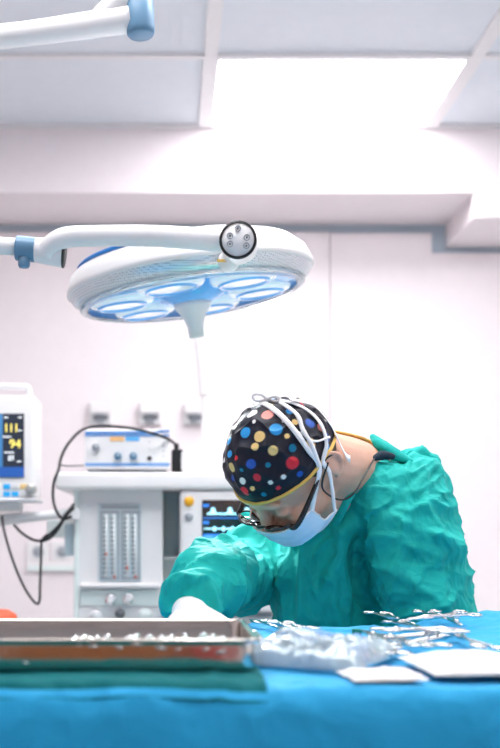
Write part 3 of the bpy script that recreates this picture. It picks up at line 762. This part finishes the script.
# carve neckline: push gown out of head/neck region, add folds
me = gown.data; me.calc_loop_triangles()
o0 = ORG[gown.name]
def seg_d(p, a, b_):
    ab = b_-a; s = max(0, min(1, (p-a).dot(ab)/ab.length_squared)); return (p-a-ab*s).length, s
norms = [v.normal.copy() for v in me.vertices]
armL = [Lsh, Lel, Lel2, Lelb]; armR = [Rsh, Rm, Rel, Rcu]
def vor(p):
    return min(1.2, noise.voronoi(p)[0][0])**2*1.25
def fold_disp(q):
    w_ = V((nz(q.x*6, q.y*6, q.z*6+1), nz(q.x*6, q.y*6+9, q.z*6), nz(q.x*6+7, q.y*6, q.z*6)))
    w2 = V((nz(q.x*19, q.y*19, q.z*19+1), nz(q.x*19, q.y*19+9, q.z*19), nz(q.x*19+7, q.y*19, q.z*19)))
    dR = min(seg_d(q, a, b_)[0] for a, b_ in zip(armR, armR[1:]))
    dL = min(seg_d(q, a, b_)[0] for a, b_ in zip(armL, armL[1:]))
    kR = (1-sstep(.085, .115, dR))*(1-sstep(.27, .32, q.x)); kL = (1-sstep(.09, .12, dL))*(1-kR)
    kT = max(0, 1-kR-kL); h = 0
    if kR > 0:
        ax = (Rcu-Rm).normalized(); s = (q-Rm).dot(ax); r = q-Rm-ax*s
        c = V((s*13+r.z*6, r.z*3+s*3, r.y*3))+w_*.9
        h += kR*(.034*(vor(c)-.45)+.012*ridge(V((s*24+r.z*12, r.z*5, r.y*5))+w_*1.4, 3)+.004*(vor(V((s*34+r.z*12, r.z*16, r.y*16))+w2*.8)-.5))
    if kL > 0:
        c = V(((q.x+q.z*.55)*12, q.y*4, (q.z-q.x*.55)*4))+w_*.8
        c2 = V((q.x*19-q.z*10, q.y*17, q.z*15+q.x*12))+w2*.7+w_
        h += kL*(.026*(vor(c)-.4)+.010*(vor(V(((q.x-q.z*.8)*17, q.y*6, (q.z+q.x*.8)*5))+w_*1.2)-.4)+.009*ridge(V((q.x*14-q.z*16, q.y*6, q.z*6+q.x*5))+w_*1.8, 3)+.004*(vor(c2)-.5))
    if kT > 0:
        if q.x < xAt(372, TD): 
            c = V((q.dot(lat)*15, q.dot(fro)*9, q.z*3.2))+w_*.9
            h += kT*(.042*(vor(c)-.4)+.012*ridge(c*1.5, 3)+.003*(vor(c*3)-.5))
        else:
            c = V((q.x*5-q.z*5, q.y*4, q.z*11+q.x*8))+w_*1.0
            h += kT*(.013*(vor(c)-.4)+.004*ridge(c*1.7, 3)+.003*(vor(c*2.3+w2*.5)-.5))
    h -= .032*math.exp(-((dL-.098)/.013)**2)*(1-sstep(xAt(385, TD), xAt(410, TD), q.x))*(1-kR)*(1-sstep(zAt(545, TD), zAt(505, TD), q.z))
    if kL > 0 or kT > 0:
        h += (kL+kT*.7)*(.003*ridge(V((q.x*20+q.z*22, q.y*9, q.z*9-q.x*12))+w_*2.5, 4)+.0025*ridge(V((q.x*26-q.z*20, q.y*12, q.z*10))+w_*2.0+w2*.4, 4))
    h *= 1-.65*sstep(xAt(425, TD), xAt(452, TD), q.x)
    return h
for v, n_ in zip(me.vertices, norms):
    p = v.co+o0
    v.co = v.co+n_*fold_disp(p)
me.update()
sm_ = gown.modifiers.new('s', 'SMOOTH'); sm_.iterations = 1; sm_.factor = .4

# body, one continuous skin surface
def chain_hand(bm, wrist, d, up, side, scale=1.0, infl=0.0):
    """palm and five bent fingers; d = direction of fingers, up = back of the hand, side = towards thumb"""
    d = d.normalized(); up = up.normalized(); side = side.normalized()
    palm = wrist+d*.05*scale
    ellipsoid(bm, palm, Matrix((d, side, up)).transposed(), ((.050+infl)*scale, (.041+infl)*scale, (.016+infl)*scale), 3)
    for i, (off, ln) in enumerate(((.030, .070), (.010, .080), (-.010, .074), (-.029, .058))):
        b0 = wrist+d*.06*scale+side*off*.8*scale; b1 = wrist+d*.092*scale+side*off*scale
        p2 = b1+(d*.9-up*.35).normalized()*ln*.45*scale+side*off*.1
        p3 = p2+(d*.55-up*.8).normalized()*ln*.32*scale; p4 = p3+(d*.25-up).normalized()*ln*.25*scale
        tube(bm, [b0, b1, p2, p3, p4], [x+infl for x in (.0095, .0098, .0088, .008, .007)], 12, 3, round_ends=True)
    t0 = wrist+d*.022*scale+side*.022*scale
    t1 = t0+(d*.6+side*.8-up*.3).normalized()*.036*scale; t2 = t1+(d*.85+side*.35-up*.4).normalized()*.030*scale; t3 = t2+(d*.9-side*.1-up*.4).normalized()*.024*scale
    tube(bm, [t0, t1, t2, t3], [x+infl for x in (.014, .0115, .0105, .0085)], 12, 3, round_ends=True)
Rd = V((.10, -.95, -.17)).normalized()
Rw = Rcu+V((0, 0, -.016))
Rup = (V((0, 0, 1))-Rd*Rd.z).normalized(); Rside = Rup.cross(Rd)*1.0      # thumb towards the body centre line
if Rside.dot(Lv) < 0: Rside = -Rside
Ld = (Lwr-Lelb).normalized(); Lup = V((0, -1, .3)).normalized(); Lside = Ld.cross(Lup).normalized()
if Lside.z < 0: Lside = -Lside
bm = bmesh.new()
# head
ellipsoid(bm, H(.0, 0, .008), HM, (.091, .077, .088))
ellipsoid(bm, H(.042, 0, -.048), HM, (.052, .058, .062))      # face
ellipsoid(bm, H(.060, 0, -.092), HM, (.030, .030, .026), 3)       # chin
ellipsoid(bm, H(.016, 0, -.080), HM, (.062, .052, .032), 3)     # jaw
ellipsoid(bm, H(.084, 0, .014), HM, (.014, .052, .012), 3)       # brow
for s in (-1, 1):
    ellipsoid(bm, H(.070, s*.040, -.040), HM, (.022, .022, .018), 3)     # cheekbone
    ellipsoid(bm, H(-.016, s*.078, -.020), HM @ Matrix.Rotation(s*.3, 3, 'Z'), (.017, .007, .029), 3)   # ear
    tube(bm, [H(-.006, s*.076, -.046), H(-.021, s*.083, -.040), H(-.033, s*.086, -.020), H(-.027, s*.085, -.001), H(-.012, s*.080, .003)], .004, 8, 4, round_ends=True)
    ellipsoid(bm, H(.083, s*.032, -.014), HM, (.012, .014, .010), 3)     # eyelid mound
tube(bm, [H(.090, 0, .004), H(.103, 0, -.020), H(.114, 0, -.040), H(.106, 0, -.050)], [.009, .010, .013, .010], 12, 4, round_ends=True)   # nose
for s in (-1, 1): ellipsoid(bm, H(.102, s*.012, -.046), HM, (.010, .008, .008), 2)
tube(bm, [H(.086, -.022, -.070), H(.096, 0, -.068), H(.086, .022, -.070)], [.005, .008, .005], 10, 4, round_ends=True)
tube(bm, [H(.084, -.018, -.079), H(.093, 0, -.079), H(.084, .018, -.079)], [.005, .007, .005], 10, 4, round_ends=True)
# neck
nb = P(380, 486, 1.86)
tube(bm, [H(-.020, 0, -.020), H(-.034, 0, -.080), (H(-.034, 0, -.080)+nb)/2+V((.0, 0, .008)), nb], [.064, .060, .060, .062], 24, 5, round_ends=True)
tube(bm, [H(.02, 0, -.085), P(338, 498, 1.73), P(360, 510, 1.84)], [.040, .046, .05], 20, 5, round_ends=True)
# trunk
loft(bm, [(c, a*.68, b_*.68) for c, a, b_ in secs[1:8]])
hipc = P(386, 720, TD)
for s in (-1, 1):
    h0 = hipc+lat*s*.09; foot = V((hipc.x+lat.x*s*.11, hipc.y+lat.y*s*.11, .09))
    knee = (h0+foot)/2+fro*.03
    tube(bm, [h0+V((0, 0, .05)), knee, foot], [.085, .06, .042], 20, 5, round_ends=True)
    tube(bm, [foot-fro*.03+V((0, 0, -.045)), foot+fro*.06+V((0, 0, -.052)), foot+fro*.15+V((0, 0, -.06))], [.034, .034, .026], 16, 4, round_ends=True)
tube(bm, [Lsh, Lel, Lel2, Lelb, (Lelb+Lwr)/2, Lwr], [.05, .05, .048, .042, .034, .028], 20, 5, round_ends=True)
tube(bm, [Rsh, Rm, Rel, (Rel+Rcu)/2, Rw-Rd*.02, Rw+Rd*.01], [.05, .046, .042, .032, .022, .021], 20, 5, round_ends=True)
chain_hand(bm, Rw, Rd, Rup, Rside, .88); chain_hand(bm, Lwr, Ld, Lup, Lside)
body = remeshed('body', bm, skin, sg, .0032, 4)
# gloves
bm = bmesh.new(); chain_hand(bm, Rw, Rd, Rup, Rside, .88, .0028); tube(bm, [Rw-Rd*.012, Rw+Rd*.02, Rw+Rd*.035], [.027, .028, .026], 20, 3, round_ends=True)
remeshed('glove', bm, glovem, sg, .003, 3)
bm = bmesh.new(); chain_hand(bm, Lwr, Ld, Lup, Lside, 1, .0028); tube(bm, [Lwr-Ld*.03, Lwr+Ld*.03], [.036, .034], 20, 3, round_ends=True)
remeshed('glove', bm, glovem, sg, .003, 3)
for s in (-1, 1):
    foot = V((hipc.x+lat.x*s*.11, hipc.y+lat.y*s*.11, 0))
    bm = bmesh.new(); tube(bm, [foot-fro*.07+V((0, 0, .045)), foot+V((0, 0, .048)), foot+fro*.10+V((0, 0, .044)), foot+fro*.20+V((0, 0, .036))], [.040, .046, .044, .030], 20, 5, round_ends=True)
    for v in bm.verts: v.co.z = max(0, v.co.z)
    obj('clog', bm, white, sg)
# trousers below the gown
bm = bmesh.new()
for s in (-1, 1):
    foot = V((hipc.x+lat.x*s*.11, hipc.y+lat.y*s*.11, .10)); h0 = hipc+lat*s*.09
    tube(bm, [h0, (h0+foot)/2+fro*.03, foot], [.10, .085, .075], 24, 5)
remeshed('trousers', bm, gownm, sg, .007, 3)

# cap
def capb(f):
    return .010+.22*f if f > -.02 else .0056+.55*(f+.02)
def shell_bm(rad, cen, bound, nu=150, nv=110, seed=0, amp=.0015, edge_in=0):
    """dome above the boundary curve on an ellipsoid in head coordinates"""
    bm = bmesh.new(); rows = []
    for i in range(nu):
        a = 2*math.pi*i/nu; ca, sa = math.cos(a), math.sin(a)
        # find boundary polar angle
        lo, hi = 0.0, math.pi*.95
        for _ in range(26):
            m_ = (lo+hi)/2; f = cen[0]+rad[0]*math.sin(m_)*ca; u = cen[2]+rad[2]*math.cos(m_)
            if u > bound(f): lo = m_
            else: hi = m_
        th = lo; col = []
        for j in range(1, nv+1):
            ph = th*j/nv
            q = V((cen[0]+rad[0]*math.sin(ph)*ca, cen[1]+rad[1]*math.sin(ph)*sa, cen[2]+rad[2]*math.cos(ph)))
            nrm = V((math.sin(ph)*ca, math.sin(ph)*sa, math.cos(ph)))
            w_ = amp*(ridge(V((q.x*22+seed, q.y*22, q.z*30)), 3)+1.2*nz(q.x*50, q.y*50, q.z*50))
            e = sstep(.80, 1.0, j/nv)
            w_ = w_*(1-e*.5)-e*edge_in
            q += nrm*w_
            col.append(bm.verts.new(H(*q)))
        rows.append(col)
    top = bm.verts.new(H(cen[0], cen[1], cen[2]+rad[2]))
    for i in range(nu):
        A_, B_ = rows[i], rows[(i+1) % nu]
        bm.faces.new([top, A_[0], B_[0]])
        for j in range(nv-1): bm.faces.new([A_[j], A_[j+1], B_[j+1], B_[j]])
    edge = [r[-1].co.copy() for r in rows]
    return bm, edge
crad = (.100, .089, .104); ccen = (.003, 0, .006)
bm, edge = shell_bm(crad, ccen, capb, 300, 190, 0, .0028, .004)
bvh = BVHTree.FromBMesh(bm)
capm = bpy.data.materials.new('polka_dot_cotton'); capm.use_nodes = True
nt = capm.node_tree; b = nt.nodes['Principled BSDF']; at_ = nt.nodes.new('ShaderNodeAttribute'); at_.attribute_name = 'dots'
nt.links.new(at_.outputs['Color'], b.inputs['Base Color']); b.inputs['Roughness'].default_value = .5; b.inputs['Specular IOR Level'].default_value = .28
nn = nt.nodes.new('ShaderNodeTexNoise'); nn.inputs['Scale'].default_value = 500; bp = nt.nodes.new('ShaderNodeBump'); bp.inputs['Strength'].default_value = .2; bp.inputs['Distance'].default_value = .001
tcn = nt.nodes.new('ShaderNodeTexCoord'); nt.links.new(tcn.outputs['Object'], nn.inputs['Vector']); nt.links.new(nn.outputs['Fac'], bp.inputs['Height']); nt.links.new(bp.outputs[0], b.inputs['Normal'])
cap = obj('surgical_cap', bm, capm, sg)
Wc = (.86, .84, .80); Yc = (.86, .60, .24); Rc = (.70, .03, .05); Bc = (.02, .09, .42); Cc = (.03, .33, .72); Tc = (.01, .20, .34); Pc = (.85, .30, .26)
dots = [(252, 413.5, 5.5, Wc), (267.5, 414.5, 6, Pc), (254, 421.5, 2, Wc), (235, 427, 2.8, Wc), (245.5, 432.5, 5.3, Cc), (276, 429, 6.2, Cc), (259.5, 436.5, 5.4, Yc), (287, 436, 2.5, Yc), (255, 446.5, 3.8, Yc),
        (229, 441, 4, Cc), (229.5, 454, 3.5, Cc), (273, 450.5, 4.7, Yc), (292.5, 448, 3.8, Tc), (236, 458, 2.4, Rc), (251, 464, 4.8, Bc), (292.5, 463, 6, Rc), (268, 465, 2.6, Tc), (231.5, 467.5, 4.6, Yc),
        (257, 477.5, 4, Rc), (242.5, 481, 3.5, Wc), (270.5, 482.5, 2.4, Wc), (283.5, 477, 2.5, Wc), (244, 492, 5, Rc), (252.5, 488.5, 2.4, Yc), (278.5, 488, 2.5, Rc), (264, 494.5, 2.6, Tc), (222, 448, 3, Bc), (241.5, 470, 2, Tc),
        (311, 443.5, 5.3, Yc), (295, 422, 3.2, Yc), (310, 423, 5.2, Bc), (321, 427, 4.3, Pc), (290, 411, 4, Cc), (328, 437.5, 4, Bc), (328, 447, 3, Cc), (300, 434, 2.4, Wc), (325, 420, 2.4, Wc), (300, 474, 3, Bc), (233, 478, 3, Bc),
        (270, 405, 3, Yc), (240, 420, 2.5, Bc), (284, 421, 2, Wc), (302, 404, 3, Rc), (224, 460, 2.5, Wc)]
cens = []
for (u, v, r, c) in dots:
    d_ = (P(u, v, 1)-V((0, 0, CZ))).normalized()
    hit = bvh.ray_cast(V((0, 0, CZ)), d_)
    if hit[0] is not None: cens.append((hit[0], r*hit[0].y/FPX*1.05, c))
vis = len(cens)
pal = [Wc, Yc, Rc, Bc, Cc, Tc, Pc]
o0 = ORG[cap.name]
vsn = [v.co+o0 for v in cap.data.vertices]
tries = 0
while len(cens) < vis+70 and tries < 4000:
    tries += 1
    c = random.choice(vsn); r = random.uniform(.003, .010)
    n_ = (c-HCt).normalized()
    if n_.dot((V((0, 0, CZ))-c).normalized()) > .05: continue
    if all((c-q[0]).length > r+q[1]+.006 for q in cens): cens.append((c, r, random.choice(pal)))
ca = cap.data.color_attributes.new('dots', 'FLOAT_COLOR', 'POINT')
for i, p in enumerate(vsn):
    colr = (.006, .007, .018)
    for c, r, k_ in cens:
        dd = (p-c).length
        if dd < r*1.12:
            w_ = 1-sstep(r*.92, r*1.10, dd); colr = tuple(k_[q]*w_+(.006, .007, .018)[q]*(1-w_) for q in range(3)); break
    ca.data[i].color = (*colr, 1)
obj('cap_binding', tube(bmesh.new(), [edge[i] for i in range(0, 300, 6)], .0033, 10, 3, closed=True), yellowm, sg, label='yellow cap binding')
nape = H(-.108, .0, -.04)
# cap tie: yellow, knot and tails
obj('cap_tie', tb([P(331, 431, 1.62), P(345, 434, 1.68), P(360, 438, 1.74), P(374, 444, 1.80)], [.005, .008, .008, .006], 10, 5, flat=.4), yellowm, sg, label='yellow cap tie')
# hair under the cap edge
hb, _ = shell_bm((.094, .0805, .093), (.0, 0, .006), lambda f: capb(f)-(.030*sstep(.0, -.06, f)+.016*math.exp(-((f-.012)/.010)**2)+.004 if f < .03 else -.004), 120, 60, 3, .001)
obj('hair', hb, hairm, sg)

# mask
bm = bmesh.new(); NS, NTT = 60, 44; grid = []
for i in range(NS+1):
    row = []; s = 2*i/NS-1
    for j in range(NTT+1):
        q = j/NTT
        u = -.026-.084*q
        u += .010*(abs(s)**1.5)*(1-2*q)*-1.2 + .0
        ctr = .121-.010*q-.022*max(0, q-.7)/.3*1.2+.003*math.sin(q*3.1)
        half = .065-.005*q
        l = half*math.sin(s*1.35)/math.sin(1.35)
        f = ctr-(.062-.006*q)*(abs(s)**2.1)
        pl = .0036*abs(math.sin((q-.12*s)*math.pi*4.0))*(1-s*s*.5)
        puck = .0022*nz(s*7, q*7, 3)+.0015*ridge(V((s*6, q*2, 2)), 2)
        row.append(bm.verts.new(H(f+pl+puck, l*(1+.05*math.sin(q*3.1)), u)))
    grid.append(row)
for i in range(NS):
    for j in range(NTT): bm.faces.new([grid[i][j], grid[i+1][j], grid[i+1][j+1], grid[i][j+1]])
cor = {k: grid[i][j].co.copy() for k, (i, j) in {'lt': (NS, 2), 'lb': (NS, NTT-2), 'rt': (0, 2), 'rb': (0, NTT-2)}.items()}
eds = [grid[i][0].co.copy() for i in range(0, NS+1, 5)], [grid[i][NTT].co.copy() for i in range(0, NS+1, 5)]
el = [grid[NS][j].co.copy() for j in range(0, NTT+1, 4)]; er = [grid[0][j].co.copy() for j in range(0, NTT+1, 4)]
mk = obj('face_mask', bm, maskm, sg); so = mk.modifiers.new('s', 'SOLIDIFY'); so.thickness = .0015; so.offset = 0
bm = bmesh.new()
for e_ in (eds[0], eds[1], el, er): tube(bm, e_, .0016, 8, 2)
obj('mask_edging', bm, tiem, mk)
# ties laid over the cap
def ribbon(pts, w_, name='mask_tie', parent=sg):
    bm = bmesh.new(); prev = None
    sp_, _ = smoothpts(pts, [0]*len(pts), 8)
    for i, p in enumerate(sp_):
        tn = (sp_[min(i+1, len(sp_)-1)]-sp_[max(i-1, 0)]).normalized()
        out = (p-HCt).normalized(); sd = tn.cross(out).normalized()*w_*(1+.15*nz(i*.3, 1, 2))
        a = bm.verts.new(p-sd); b_ = bm.verts.new(p+sd)
        if prev: bm.faces.new([prev[0], a, b_, prev[1]])
        prev = (a, b_)
    o = obj(name, bm, tiem, parent); s_ = o.modifiers.new('s', 'SOLIDIFY'); s_.thickness = .0007; s_.offset = 1
    return o
def on_cap(u, v, lift=.003):
    d_ = (P(u, v, 1)-V((0, 0, CZ))).normalized(); h_ = bvh.ray_cast(V((0, 0, CZ)), d_)
    if h_[0] is None:
        # just beyond the outline: follow the cap's rim
        n0 = min(vsn, key=lambda p: ((p-V((0, 0, CZ))).normalized()-d_).length); return n0+(n0-HCt).normalized()*lift
    return h_[0]+(h_[0]-HCt).normalized()*lift
ribbon([cor['lt'], H(.038, .079, -.014), on_cap(318, 466), on_cap(306, 448), on_cap(293, 430), on_cap(278, 414), on_cap(262, 404), on_cap(252, 404)], .0046)
ribbon([cor['lb'], H(.022, .074, -.060), H(.0, .086, -.016), on_cap(322, 462), on_cap(325, 445), on_cap(321, 428), on_cap(311, 415), on_cap(296, 406), on_cap(280, 402)], .0040)
ribbon([on_cap(318, 466, .004), on_cap(310, 445, .005), on_cap(302, 432, .006), on_cap(296, 417, .006), on_cap(280, 405, .006)], .0036)
ribbon([on_cap(300, 433, .004), on_cap(308, 440, .004), on_cap(316, 442, .004), on_cap(328, 438, .004)], .0018)
ribbon([on_cap(290, 402, .004), on_cap(312, 408, .005), P(330, 424, 1.545), P(338, 440, 1.55), P(346, 456, 1.56), P(350, 459, 1.58)], .0058)
bm = bmesh.new()
kn = on_cap(268, 402, .006)
tube(bm, [kn, kn+V((-.010, -.004, .006)), kn+V((-.022, 0, .006)), kn+V((-.018, 0, -.003)), kn], .0024, 8, 6)
tube(bm, [kn, kn+V((.010, -.004, .003)), kn+V((.020, 0, .001)), kn+V((.016, 0, -.005)), kn], .0024, 8, 6)
ellipsoid(bm, kn, Matrix.Identity(3), (.006, .005, .005), 2)
obj('tie_bow', bm, tiem, sg)

# glasses
framem = mat('black_glasses_frame', (.012, .012, .016), .25, coat=.3)
lensm = mat('glasses_lens', (.85, .95, .95), .03, trans=1, ior=1.15)
gl = {}
bm = bmesh.new(); bml = bmesh.new()
for s in (-1, 1):
    ring = []
    for k in range(20):
        a = 2*math.pi*k/20; ca, sa = math.cos(a), math.sin(a)
        l = s*(.036+.025*math.copysign(abs(ca)**.7, ca)*1.0); u = -.020+.0185*math.copysign(abs(sa)**.7, sa)
        f = .108-.9*max(0, abs(l)-.03)**1.5*3.0
        f += (u+.020)*.55; u = -.024+(u+.020)*.82
        ring.append(H(f+.004, l, u))
    tube(bm, ring, .0021, 10, 2, closed=True)
    c = sum(ring, V((0, 0, 0)))/20; vc = bml.verts.new(c); vv = [bml.verts.new(p) for p in ring]
    for k in range(20): bml.faces.new([vc, vv[k], vv[(k+1) % 20]])
tube(bm, [H(.117, -.011, -.016), H(.121, 0, -.012), H(.117, .011, -.016)], .0022, 10, 4)
gf = obj('glasses_frame', bm, framem, sg)
lo_ = obj('lens', bml, lensm, gf); so = lo_.modifiers.new('s', 'SOLIDIFY'); so.thickness = .0015
for s in (-1, 1):
    obj('temple', tb([H(.106, s*.064, -.016), H(.104, s*(.073 if s > 0 else .062), -.015), H(.085, s*(.079 if s > 0 else .062), -.013), H(.03, s*(.0815 if s > 0 else .076), -.006), H(-.008, s*.084, .004), H(-.030, s*.085, -.008)], [.0036, .0045, .0045, .0036, .0024, .002], 10, 5), framem, gf)
obj('glasses_cord', tb([H(-.01, .089, -.001), P(322, 486, 1.52), P(332, 497, 1.56), P(344, 499.5, 1.585), P(355, 492, 1.59), P(363, 478, 1.61), P(370, 466, 1.65), P(376, 455, 1.70), P(378, 447, 1.82)], .0016, 8), black, sg)

# collar of gown, dark undershirt
ring = [P(379, 452, 1.80), P(368, 466, 1.715), P(358, 482, 1.665), P(346, 502, 1.645), P(336, 522, 1.665), P(326, 532, 1.72), P(330, 520, 1.80), P(345, 480, 1.87), P(365, 456, 1.88)]
obj('gown_collar', tube(bmesh.new(), ring, .0085, 12, 5, closed=True, flat=.6), gownm, sg)
bm = bmesh.new()
tube(bm, [P(374, 438, 1.74), P(382, 446, 1.73), P(396, 455, 1.72), P(410, 461, 1.71)], [.009, .017, .016, .007], 12, 5, round_ends=True, flat=.7)
obj('collar_tab', bm, gownm, sg)
obj('undershirt', tube(bmesh.new(), [P(389, 452, 1.77), P(377, 460, 1.725), P(368, 474, 1.69), P(359, 488, 1.67), P(352, 500, 1.70), P(355, 480, 1.82), P(372, 452, 1.84)], .011, 12, 5, closed=True), gown_dark, sg)
tube_bm = tb([P(373, 459, 1.68), P(382, 455.5, 1.69), P(392, 456.5, 1.69)], [.004, .009, .006], 10, 4, round_ends=True)
obj('gown_tie', tube_bm, gown_dark, sg)

# ---------------------------------------------------------------- things added behind the viewer to colour the tray's reflection
t = thing('reflection_cabinet', 'brown wooden cabinet added behind the viewer for the tray reflection', 'cabinet', (-.22, YB+.25, 0))
wood = mat('brown_wood', (.42, .16, .06), .5, noise_amt=.3, scale=6)
obj('body', bx((-.85, YB+.02, 0), (.40, YB+.45, 1.3)), wood, t, bevel=.006)
for a in (-.83, -.22):
    d_ = obj('door', bx((a, YB+.45, .05), (a+.59, YB+.47, 1.27)), wood, t, bevel=.004)
    obj('handle', tb([V((a+.54, YB+.49, .7)), V((a+.54, YB+.49, .82))], .006, 10, 1), steel, d_)

t = thing('reflection_bin', 'tall red bin added behind the viewer for the tray reflection', 'bin', (.62, YB+.3, 0))  # added for the red patch in the tray's reflection
obj('bin_body', lt([(0, 0), (.14, 0), (.17, .7), (.165, .7), (.135, .01), (0, .01)], Matrix.Translation((.62, YB+.3, 0)), 32), mat('red_plastic', (.6, .03, .03), .4), t)
obj('lid', lt([(0, .76), (.12, .75), (.175, .71), (.175, .70), (0, .70)], Matrix.Translation((.62, YB+.3, 0)), 32), lgrey, t)
